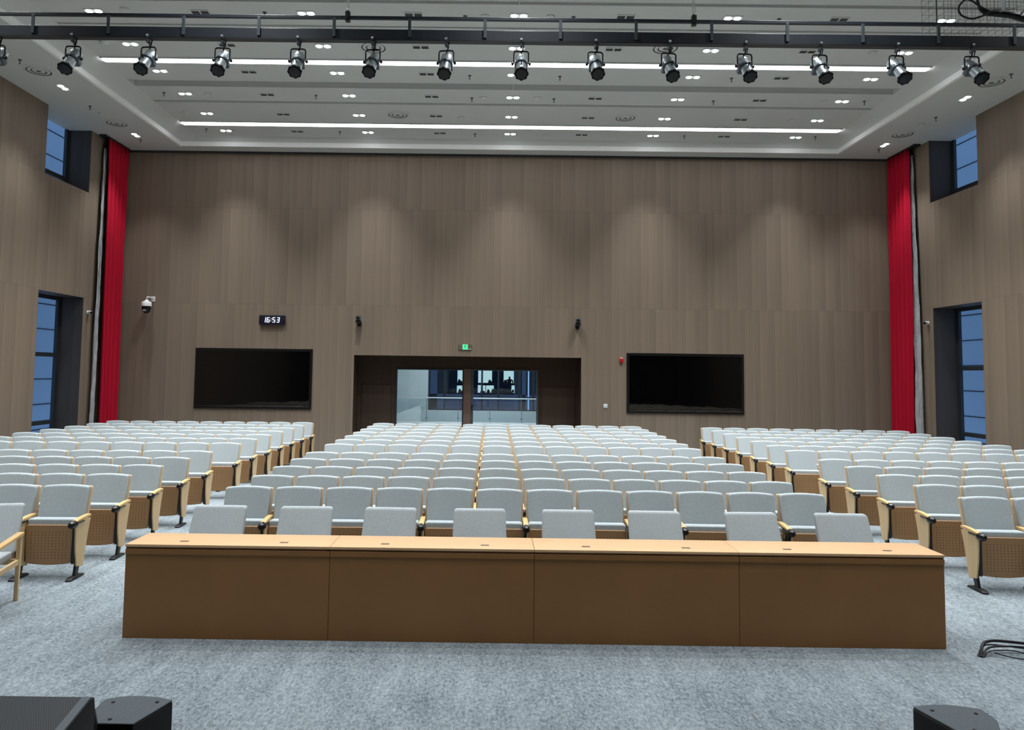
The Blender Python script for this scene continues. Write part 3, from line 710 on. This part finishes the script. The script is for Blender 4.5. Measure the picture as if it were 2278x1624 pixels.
# stage drapes behind the camera
for x, lab in ((-6.5, 'dark red stage curtain left behind the camera'), (6.8, 'dark red stage curtain right behind the camera')):
    b = MB(); vs = []; fs = []; N = 80
    for j in (0, 1):
        for i in range(N+1): vs.append((x-2.2+4.4*i/N, YF+.25+.07*math.sin(i*1.3), .62 if j == 0 else 7.6))
    for i in range(N): fs.append((i, i+1, i+N+2, i+N+1))
    o = put('stage_curtain', b.add(vs, fs).mesh('stage_curtain', M['velvet'], angle=80)); tag(o, lab, 'curtain', 'stage curtains')

# ---------------------------------------------------------------- lighting truss and spotlights
TY = 9.16
t = thing('lighting_truss', 'long black ladder truss hung below the ceiling', 'truss', (0, TY, 6.4))
b = MB().box(-9.4, 10.0, -.03, .03, 0, .135); put('lower_chord', b.mesh('lower_chord', M['truss'], bevel=.003, seg=1), t)
put('lower_flange', MB().box(-9.4, 10.0, -.045, .045, -.018, .0).mesh('lower_flange', M['blacksteel'], smooth=False), t)
put('upper_chord', MB().box(-9.4, 10.0, -.02, .02, .272, .312).mesh('upper_chord', M['truss'], bevel=.003, seg=1), t)
pm = MB().box(-.019, .019, -.048, -.031, .03, .272).mesh('post', M['trussl'], bevel=.002, seg=1)
for k in range(-2, 17): put('post', pm, t, (-6.84+.9555*k, 0, 0))
for x, lab in ((-1.9, 'white cable hanger with black clamp on the truss, left one'), (2.5, 'white cable hanger with black clamp on the truss, right one')):
    h = thing('truss_hanger', lab, 'hanger', (x, TY, 6.67), None, 'truss hangers')
    put('clamp', MB().box(-.03, .03, -.035, .035, -.03, .10).mesh('clamp', M['blacksteel'], bevel=.008, seg=2), h)
    put('hook', MB().lathe([(.0, .10), (.012, .10), (.02, .125), (.012, .15), (.0, .15)], 10).mesh('hook', M['chrome']), h)
    zc = ZI-6.67
    put('cable', MB().tube([(-.012, 0, .15), (-.014, 0, 1), (-.01, 0, zc)], .007, 6).tube([(.012, 0, .15), (.014, 0, 1), (.01, 0, zc)], .007, 6).mesh('cable', M['white']), h)
# profile spotlight: origin at the truss chord's underside
def make_spot():
    t = thing('stage_spotlight', 'x', 'stage light')
    cl = put('clamp', MB().box(-.018, .018, -.055, -.046, .0, .05).box(-.014, .014, -.05, .02, -.06, -.02).tube([(.0, -.02, -.02), (.03, -.03, -.05), (.02, -.02, -.10)], .012, 6).mesh('clamp', M['gunmetal'], bevel=.003, seg=1), t)
    put('clamp_bolt', MB().box(-.016, .016, -.062, -.0555, .02, .043).mesh('clamp_bolt', M['chrome'], bevel=.003, seg=1), cl)
    zt_, zp = -.105, -.265
    pts = [(-.093, 0, zp)] + [(-.093, 0, zt_-.03)] + [(-.093+.03*(1-math.cos(a)), 0, zt_-.03+.03*math.sin(a)) for a in (.4, .8, 1.2)] + [(-.06, 0, zt_), (.06, 0, zt_)] + [(.093-.03*(1-math.cos(a)), 0, zt_-.03+.03*math.sin(a)) for a in (1.2, .8, .4)] + [(.093, 0, zt_-.03), (.093, 0, zp)]
    y = put('yoke', MB().tube(pts, .0095, 6).mesh('yoke', M['blacksteel']), t)
    for s in (-1, 1): put('yoke_knob', MB().lathe([(.0, .0), (.02, .0), (.024, .02), (.012, .03), (.0, .03)], 10, Matrix.Translation((s*.095, 0, zp)) @ Matrix.Rotation(s*PI/2, 4, 'Y')).mesh('yoke_knob', M['blacksteel']), y)
    # body axis: local z runs out of the lens; tilt 52 deg down toward the stage
    A = Matrix.Translation((0, 0, zp)) @ Matrix.Rotation(PI/2+math.radians(50), 4, 'X')
    put('lamp_housing', MB().lathe([(.0, -.17), (.04, -.165), (.068, -.14), (.078, -.11), (.078, .03), (.0, .03)], 20, A).mesh('lamp_housing', M['alu']), t)
    put('shutter_gate', MB().box(-.08, .08, -.084, .03, -.03, .05, A).lathe([(.086, .02), (.086, .055)], 22, A).mesh('shutter_gate', M['gunmetal'], bevel=.006, seg=2), t)
    tb = put('lens_tube', MB().lathe([(.0, .056), (.068, .056), (.068, .16), (.072, .165), (.072, .235), (.0, .235)], 22, A).mesh('lens_tube', M['alu']), t)
    put('focus_knob', MB().lathe([(.0, .0), (.008, .0), (.008, .03), (.016, .035), (.016, .05), (.0, .05)], 8, A @ Matrix.Translation((0, .066, .10)) @ Matrix.Rotation(-PI/2, 4, 'X')).mesh('focus_knob', M['blacksteel']), tb)
    # scalloped black colour frame holder round the lens
    n = 32; prof = [(.086+.006*math.cos(8*2*PI*k/n), 2*PI*k/n) for k in range(n)]
    hd = put('lens_hood', MB().prism([(r*math.cos(a), r*math.sin(a)) for r, a in prof], .236, .268, 'z', mtx=A).mesh('lens_hood', M['hood'], bevel=.003, seg=1), t)
    put('lens', MB().lathe([(.0, .2685), (.07, .2685), (.066, .273), (.0, .277)], 24, A).mesh('lens', M['lens']), hd)
    put('power_cable', MB().tube([(.03, .02, .0), (.02, .015, -.07), (-.005, .03, -.13), (-.03, .05, -.185)], .009, 6).mesh('power_cable', M['cable']), t)
    return t
sp_ = make_spot(); stree = tree_of(sp_)
SX = [-6.34, -5.38, -4.42, -3.48, -2.52, -1.57, -.64, .31, 1.25, 2.18, 3.14, 4.09, 5.06, 6.01]
TILT = [.02, .0, -.02, .0, .02, -.01, .03, 0, -.03, .02, 0, .02, .0, -.03]
for k, x in enumerate(SX):
    lab = 'silver stage spotlight with black lens hood on the truss, '+('cut off at the left edge' if k == 0 else place_in(k, 14))
    rz = [-.05, .03, -.04, .05, .04, -.10, -.08, .0, .05, .1, .08, .04, .07, .03][k]
    if k == 0: c = sp_; c.location = (x, TY, 6.382); c.rotation_euler = (TILT[k], 0, rz)
    else: c = copy_tree(sp_, stree, (x, TY, 6.382), None, (TILT[k], 0, rz))
    c['label'] = lab; c['group'] = 'profile spotlights hanging from the truss'
# wire cable basket with black cables on the truss, right
t = thing('cable_basket', 'hanging wire mesh basket above the right end of the truss', 'cable basket', (5.82, TY+.22, 6.87))
b = MB(); w_, d_, h_ = 1.9, .5, .75
for i in range(39):
    x = w_*i/38
    b.box(x-.001, x+.001, -.002, .002, 0, h_); 
    if i % 2 == 0: b.box(x-.001, x+.001, 0, d_, -.002, .002); b.box(x-.001, x+.001, d_-.002, d_+.002, 0, h_)
for j in range(16): z = h_*j/15; b.box(0, w_, -.002, .002, z-.001, z+.001)
for j in range(0, 16, 2): z = h_*j/15; b.box(0, w_, d_-.002, d_+.002, z-.001, z+.001); b.box(-.002, .002, 0, d_, z-.001, z+.001)
put('wire_mesh', b.mesh('wire_mesh', M['gunmetal'], smooth=False), t)
put('corner_post', MB().box(.74, .78, -.02, .0, .0, 1.1).mesh('corner_post', M['alu'], bevel=.003, seg=1), t)
for xx in (.05, 1.8): put('hanging_rod', MB().box(xx-.006, xx+.006, .24, .252, .0, ZI-6.87).mesh('hanging_rod', M['gunmetal'], smooth=False), t)
def wob(pts, r, n=6):
    """smooth tube through points (Catmull-Rom)"""
    P = [Vector(p) for p in pts]; P = [P[0]*2-P[1]]+P+[P[-1]*2-P[-2]]; out = []; rr = []
    for i in range(1, len(P)-2):
        for k in range(n):
            s = k/n; a, b_, c_, d = P[i-1:i+3]
            out.append(.5*((2*b_)+(c_-a)*s+(2*a-5*b_+4*c_-d)*s*s+(3*b_-a-3*c_+d)*s**3))
            if isinstance(r, (list, tuple)): rr.append(r[i-1]+(r[i]-r[i-1])*s)
    out.append(P[-2]); rr.append(r[-1] if isinstance(r, (list, tuple)) else r)
    return out, (rr if isinstance(r, (list, tuple)) else r)
t = thing('cable_bundle', 'thick black cables looping over the right end of the truss', 'cables', (5.82, TY+.10, 6.74))
p, r = wob([(.34, 0, .62), (.36, 0, .30), (.44, 0, .17), (.60, 0, .16), (.78, 0, .14), (.95, 0, .10), (1.15, 0, .07), (1.6, 0, .05)], [.012, .016, .028, .045, .045, .055, .05, .045])
put('main_cable', MB().tube(p, r, 10).mesh('main_cable', M['cable']), t)
p, r = wob([(.50, -.03, .16), (.38, -.04, .10), (.25, -.03, .07), (.13, -.02, .12), (.10, -.02, .22), (.18, -.02, .32), (.27, -.02, .31), (.40, -.02, .22), (.55, -.02, .15)], .012)
put('cable_loop', MB().tube(p, r, 8).mesh('cable_loop', M['cable']), t)
p, r = wob([(.60, -.05, .15), (.85, -.06, .22), (1.05, -.05, .27), (1.2, -.04, .24), (1.5, -.04, .30)], .006)
put('thin_cable', MB().tube(p, r, 6).mesh('thin_cable', M['alu']), t)
p, r = wob([(.86, -.05, .12), (.92, -.06, .18), (1.0, -.05, .20), (1.03, -.05, .15), (.97, -.05, .11), (.86, -.05, .10)], .006)
put('thin_cable', MB().tube(p, r, 6).mesh('thin_cable', M['cable']), t)
# floor cables, lower right
t = thing('floor_cables', 'black cables looping out of the carpet at the lower right', 'cables', (3.92, 6.08, 0))
for k, (pts, r) in enumerate((([(0, 0, .004), (.05, .06, .07), (.14, .12, .085), (.3, .15, .075), (.6, .12, .05), (.9, .05, .012)], .012),
        ([(.01, -.01, .004), (.07, .04, .05), (.2, .09, .055), (.45, .08, .05), (.8, .0, .01)], .008),
        ([(.02, .0, .004), (.1, .03, .04), (.3, .05, .035), (.42, -.02, .01), (.35, -.05, .006), (.22, -.02, .012), (.12, .02, .03)], .005),
        ([(-.02, .01, .004), (.04, .05, .06), (.15, .10, .065), (.4, .10, .04), (.75, .08, .01)], .006))):
    p, r = wob(pts, r); put('cable', MB().tube(p, r, 8).mesh('cable', M['cable']), t)

# ---------------------------------------------------------------- loudspeakers on the stage edge
def fill_speaker(x, y, pts, scr, lab):
    """pts: plan outline of the cabinet, its curved grille side toward the seats"""
    t = thing('loudspeaker', lab, 'loudspeaker', (x, y, .6), None, 'small box loudspeakers on the stage edge')
    pts = [(a-x, c-y) for a, c in pts]; mx_ = sum(p[0] for p in pts)/len(pts); my_ = sum(p[1] for p in pts)/len(pts)
    put('cabinet', MB().prism(pts, .0, .412, 'z').mesh('cabinet', M['spkside'], bevel=.003, seg=1), t)
    top = put('top_panel', MB().prism([(mx_+(a-mx_)*.99, my_+(c-my_)*.99) for a, c in pts], .4125, .42, 'z').mesh('top_panel', M['speaker'], bevel=.002, seg=1), t)
    for a, c in scr: put('screw', MB().lathe([(.0, .0), (.007, .0), (.007, .002), (.0, .002)], 10, Matrix.Translation((a-x, c-y, .4201))).mesh('screw', M['spkside']), top)
    return t
fill_speaker(-1.255, 2.69, [(-1.385, 2.69), (-1.39, 2.765), (-1.345, 2.789), (-1.284, 2.799), (-1.204, 2.79), (-1.142, 2.768), (-1.196, 2.58), (-1.318, 2.58)], [(-1.345, 2.74), (-1.19, 2.745), (-1.29, 2.61)], 'black box loudspeaker at the bottom left, beside the wedge monitor')
fill_speaker(1.68, 2.71, [(1.549, 2.80), (1.60, 2.812), (1.676, 2.82), (1.728, 2.809), (1.792, 2.786), (1.79, 2.70), (1.735, 2.59), (1.605, 2.58)], [(1.60, 2.765), (1.745, 2.745), (1.66, 2.62)], 'black box loudspeaker at the bottom right of the photo')
t = thing('stage_monitor', 'black wedge monitor with perforated grille at the bottom left corner', 'loudspeaker', (-1.75, 2.75, .6))
# side outline (y, z): grille slopes up away from the camera
sd = [(-.32, .0), (.22, .0), (.22, .12), (.17, .36), (-.17, .14), (-.32, .06)]
sd = [(-.38, .0), (.20, .0), (.24, .10), (.19, .352), (.165, .352), (-.34, .235), (-.38, .16)]
put('cabinet', MB().prism(sd, -.32, .235, 'x').mesh('cabinet', M['spkside'], bevel=.006, seg=2), t)
import mathutils
g0 = Vector((0, .165, .353)); g1 = Vector((0, -.33, .238)); dv = (g1-g0)
nrm = Vector((0, -dv.z, dv.y)); nrm = Vector((0, dv.z, -dv.y)).normalized()
if nrm.z < 0: nrm = -nrm
b = MB(); o0 = g0+nrm*.006; o1 = g1+nrm*.006
vs = []
for xx in (-.31, .20):
    for pnt in (g0, g1): vs.append((xx, pnt.y, pnt.z)); vs.append((xx, pnt.y+nrm.y*.008, pnt.z+nrm.z*.008))
b.add(vs, [(0, 1, 3, 2), (4, 6, 7, 5), (0, 4, 5, 1), (2, 3, 7, 6), (0, 2, 6, 4), (1, 5, 7, 3)])
L_ = dv.length
put('grille', b.mesh('grille', M['grille'], smooth=False, uv=lambda c: (c.x, (Vector((0, c.y, c.z))-g0).dot(dv)/L_)), t)
b = MB(); vs = []
for xx in (.201, .234):
    for pnt in (g0, g1): vs.append((xx, pnt.y, pnt.z)); vs.append((xx, pnt.y+nrm.y*.010, pnt.z+nrm.z*.010))
b.add(vs, [(0, 1, 3, 2), (4, 6, 7, 5), (0, 4, 5, 1), (2, 3, 7, 6), (0, 2, 6, 4), (1, 5, 7, 3)])
put('grille_edge', b.mesh('grille_edge', M['speaker'], smooth=False), t)
put('side_handle', MB().box(.2355, .241, -.14, .02, .10, .15).mesh('side_handle', M['blackplastic'], bevel=.002, seg=1), t)

# ---------------------------------------------------------------- entrance doors, lobby and what lies beyond
t = struct('door_1', MB().box(GL, GL+.05, DP-.03, DP+.03, 0, GT).box(GL+.05, -.80, DP-.03, DP+.03, GT-.04, GT).box(GL+.05, -.80, DP-.03, DP+.03, 0, .08).box(-.84, -.80, DP-.03, DP+.03, .08, GT-.04).mesh('door_1', M['frame'], bevel=.003, seg=1))
put('door_glass', MB().box(GL+.05, -.84, DP-.006, DP+.006, .08, GT-.04).mesh('door_glass', M['glass'], smooth=False), t)
b = MB().box(-.80, -.60, DP-.05, DP+.05, 0, GT)
M['mullion'] = mat('brown_door_post', srgb(112, 90, 78), .5, var=.06, scale=(20, 20, 2))
struct('trim_3', b.mesh('trim_3', M['mullion'], smooth=False))
t = struct('door_2', MB().box(-.60, -.53, DP-.03, DP+.03, 0, GT).box(1.22, GR, DP-.03, DP+.03, 0, GT).box(-.53, 1.22, DP-.03, DP+.03, GT-.04, GT).box(-.53, 1.22, DP-.03, DP+.03, 0, .08).mesh('door_2', M['trussl'], bevel=.003, seg=1))
put('door_glass', MB().box(-.53, 1.22, DP-.006, DP+.006, .08, GT-.04).mesh('door_glass', M['glass'], smooth=False), t)
put('door_handle', MB().box(-.575, -.555, DP-.075, DP-.031, 1.18, 1.30).box(-.575, -.45, DP-.085, DP-.07, 1.27, 1.288).mesh('door_handle', M['blacksteel'], bevel=.002, seg=1), t)
# plain wood leaves that line the recess each side
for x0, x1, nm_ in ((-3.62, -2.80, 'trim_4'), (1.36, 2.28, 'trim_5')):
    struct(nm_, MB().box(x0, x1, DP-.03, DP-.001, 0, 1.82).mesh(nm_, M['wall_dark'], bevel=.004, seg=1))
LZ = 4.4; LX0, LX1, LY1 = -6.5, 6.5, 33.4
b = MB().quad((LX0, DP, 0), (LX1, DP, 0), (LX1, LY1, 0), (LX0, LY1, 0)); struct('floor_lobby', b.mesh('floor_lobby', M['lobbyfloor'], smooth=False))
b = MB().quad((LX0, DP, LZ), (LX1, DP, LZ), (LX1, LY1, LZ), (LX0, LY1, LZ)); struct('ceiling_lobby', b.mesh('ceiling_lobby', M['ceiling'], smooth=False))
b = MB().quad((LX0, DP, 0), (LX0, LY1, 0), (LX0, LY1, LZ), (LX0, DP, LZ)).quad((LX1, DP, 0), (LX1, LY1, 0), (LX1, LY1, LZ), (LX1, DP, LZ))
b.quad((LX0, DP+.06, GT+.02), (LX1, DP+.06, GT+.02), (LX1, DP+.06, LZ), (LX0, DP+.06, LZ))
b.quad((LX0, DP+.06, 0), (GL, DP+.06, 0), (GL, DP+.06, LZ), (LX0, DP+.06, LZ)); b.quad((GR, DP+.06, 0), (LX1, DP+.06, 0), (LX1, DP+.06, LZ), (GR, DP+.06, LZ))
struct('wall_lobby', b.mesh('wall_lobby', M['lobbywall'], smooth=False))
b = MB().box(LX0, -2.86, 33.0, 33.3, 0, LZ).box(LX0, -3.66, 32.7, 33.0, 0, LZ).box(-2.86, 2.2, 33.0, 33.3, 0, .5)
struct('wall_lobby_end', b.mesh('wall_lobby_end', M['lobbywall'], bevel=.004, seg=1))
# white stair behind the railing
t = thing('stairs', 'white lobby stairs seen through the left glass door', 'stairs', (-4.3, 32.15, 0))
b = MB()
for k in range(6): b.box(-.4+.26*k, -.4+.26*(k+1)+.02, .05, .5, 0, .12+.10*k)
put('steps', b.mesh('steps', M['white'], bevel=.004, seg=1), t)
put('stair_side', MB().prism([(-.4, 0), (1.2, 0), (1.2, .72), (1.14, .72), (-.4, .16)], .0, .048).mesh('stair_side', M['white'], smooth=False), t)
# railing
t = thing('glass_railing', 'glass railing with steel handrail across the lobby', 'railing', (0, 32.0, 0))
put('handrail', MB().tube([(-5.5, 0, 1.08), (3.5, 0, 1.08)], .03, 8).mesh('handrail', M['chrome']), t)
for k in range(6):
    x0 = -5.54+1.36*k
    g = put('glass_panel', MB().box(x0+.01, x0+1.35, -.006, .006, .05, 1.04).mesh('glass_panel', M['glass'], smooth=False), t)
    put('panel_clip', MB().box(x0-.06, x0+.06, -.02, .02, .20, .225).box(x0-.012, x0+.009, -.02, .02, .05, 1.04).mesh('panel_clip', M['gunmetal'], smooth=False), g)
put('base_rail', MB().box(-5.5, 3.5, -.05, .05, 0, .05).mesh('base_rail', M['white'], smooth=False), t)
# dark framed curtain wall at the end of the lobby
b = MB()
for x in (-2.80, -2.13, -.47, .26, 1.20, 1.82): b.box(x-.04, x+.04, 33.05, 33.2, .5, LZ)
b.box(-2.84, 2.2, 33.05, 33.2, .5, .55); b.box(-2.84, 2.2, 33.05, 33.2, 1.06, 1.12)
f = struct('window_5', b.mesh('window_5', M['joint'], smooth=False))
put('window_pane', MB().box(-2.84, 2.2, 33.11, 33.12, .55, LZ).mesh('window_pane', M['blueglass'], smooth=False), f)
b = MB().box(1.98, 2.2, 32.98, 33.3, 0, LZ); struct('trim_6', b.mesh('trim_6', M['lobbywall'], smooth=False))
b = MB().quad((2.2, 33.1, 0), (LX1, 33.1, 0), (LX1, 33.1, LZ), (2.2, 33.1, LZ)); struct('wall_lobby_right', b.mesh('wall_lobby_right', M['lobbywall'], smooth=False))
# two unseen glowing panels, added to light the lobby
for y, lab in ((24.5, 'added unseen glowing panel over the lobby near the doors'), (30.5, 'added unseen glowing panel over the lobby near the railing')):
    o = put('lobby_fill_panel', MB().box(-2.4, 1.6, y-.4, y+.4, LZ-.05, LZ-.01).mesh('lobby_fill_panel', emit('lobby_fill_glow', (.9, .97, 1, 1), 23), smooth=False)); tag(o, lab, 'ceiling light', 'unseen lobby fill panels')
# building across the court with lit offices
FY = 58
t = thing('office_building', 'dark office building with lit windows seen through the lobby', 'building', (0, FY, 0))
wins = [(-2.75, -2.22, 1.36, 2.6), (-1.13, -.88, 1.36, 2.6), (-.76, -.05, 1.36, 2.6), (.86, 1.66, 1.36, 2.6), (-2.78, -2.25, .56, 1.12), (-1.15, -.90, .58, 1.18), (-.75, -.55, .60, 1.16), (-.50, .10, .60, 1.16), (1.48, 1.73, .60, 1.18)]
us = sorted({-16., 16.}|{w[0] for w in wins}|{w[1] for w in wins}); vs = sorted({-6., 9.}|{w[2] for w in wins}|{w[3] for w in wins})
put('facade_wall', gridwall(us, vs, wins, lambda u, v, d: (u, d, v)).mesh('facade_wall', M['fardark'], smooth=False), t)
for x0, x1, z0, z1 in wins:
    b = MB().box(x0, x1, 1.6, 1.62, z0, z1+.2)
    w_ = put('lit_window', b.mesh('lit_window', M['litroom'], smooth=False), t)
    put('window_frame', MB().box(x0-.03, x0, -.02, .05, z0, z1).box(x1, x1+.03, -.02, .05, z0, z1).box(x0, x1, -.02, .05, z0-.03, z0).mesh('window_frame', M['joint'], smooth=False), w_)
b = MB()
for x0, x1, z in ((-2.7, -2.3, .62), (-.95, -.6, .62), (-.45, -.2, .62), (-.1, .1, .66), (1.5, 1.6, .62), (-2.75, -2.4, 1.38), (.86, 1.2, 1.38), (-.35, -.05, 1.38)):
    b.box(x0, x1, .6, .9, z-.1, z+.08+.06*random.random()); b.box(x0+.05, x0+.2, .6, .9, z, z+.22)
put('office_clutter', b.mesh('office_clutter', M['spkside'], smooth=False), t)
put('blue_panel', MB().box(-5.2, -4.3, -.06, -.02, -6, 9).box(2.3, 2.6, -.06, -.02, -6, 9).mesh('blue_panel', M['farblue'], smooth=False), t)
put('lower_blue_panels', MB().box(-6, 4, -.06, -.02, -1.6, .45).mesh('lower_blue_panels', M['farblue'], smooth=False), t)
put('courtyard_light', MB().box(2.75, 2.85, -.10, -.07, -6, 9).mesh('courtyard_light', emit('blue_light_line', (.45, .65, 1, 1), .9), smooth=False), t)
# the seated person silhouetted in the lit right-hand window
pv = [((0, 0, 0), (.17, .12)), ((0, 0, .22), (.15, .10)), ((0, 0, .42), (.19, .10)), ((0, 0, .52), (.06, .06)), ((0, -.02, .62), (.085, .10)), ((0, -.02, .72), (.075, .09)),
      ((.22, 0, .42), (.06, .06)), ((.28, -.05, .2), (.05, .05)), ((.2, -.25, .12), (.04, .04)), ((-.22, 0, .42), (.06, .06)), ((-.28, -.05, .2), (.05, .05)), ((-.2, -.25, .12), (.04, .04))]
ed = [(0, 1), (1, 2), (2, 3), (3, 4), (4, 5), (2, 6), (6, 7), (7, 8), (2, 9), (9, 10), (10, 11)]
me = bpy.data.meshes.new('person'); me.from_pydata([v for v, _ in pv], ed, [])
me.materials.append(M['skin'])
o = put('person', me, None, (1.34, FY+.9, 1.16)); tag(o, 'person sitting in a lit window of the far office building, dark silhouette', 'person')
sk = o.modifiers.new('skin', 'SKIN')
for v, (_, r) in zip(me.skin_vertices[0].data, pv): v.radius = r
me.skin_vertices[0].data[0].use_root = True
ss = o.modifiers.new('smooth', 'SUBSURF'); ss.levels = 1; ss.render_levels = 1
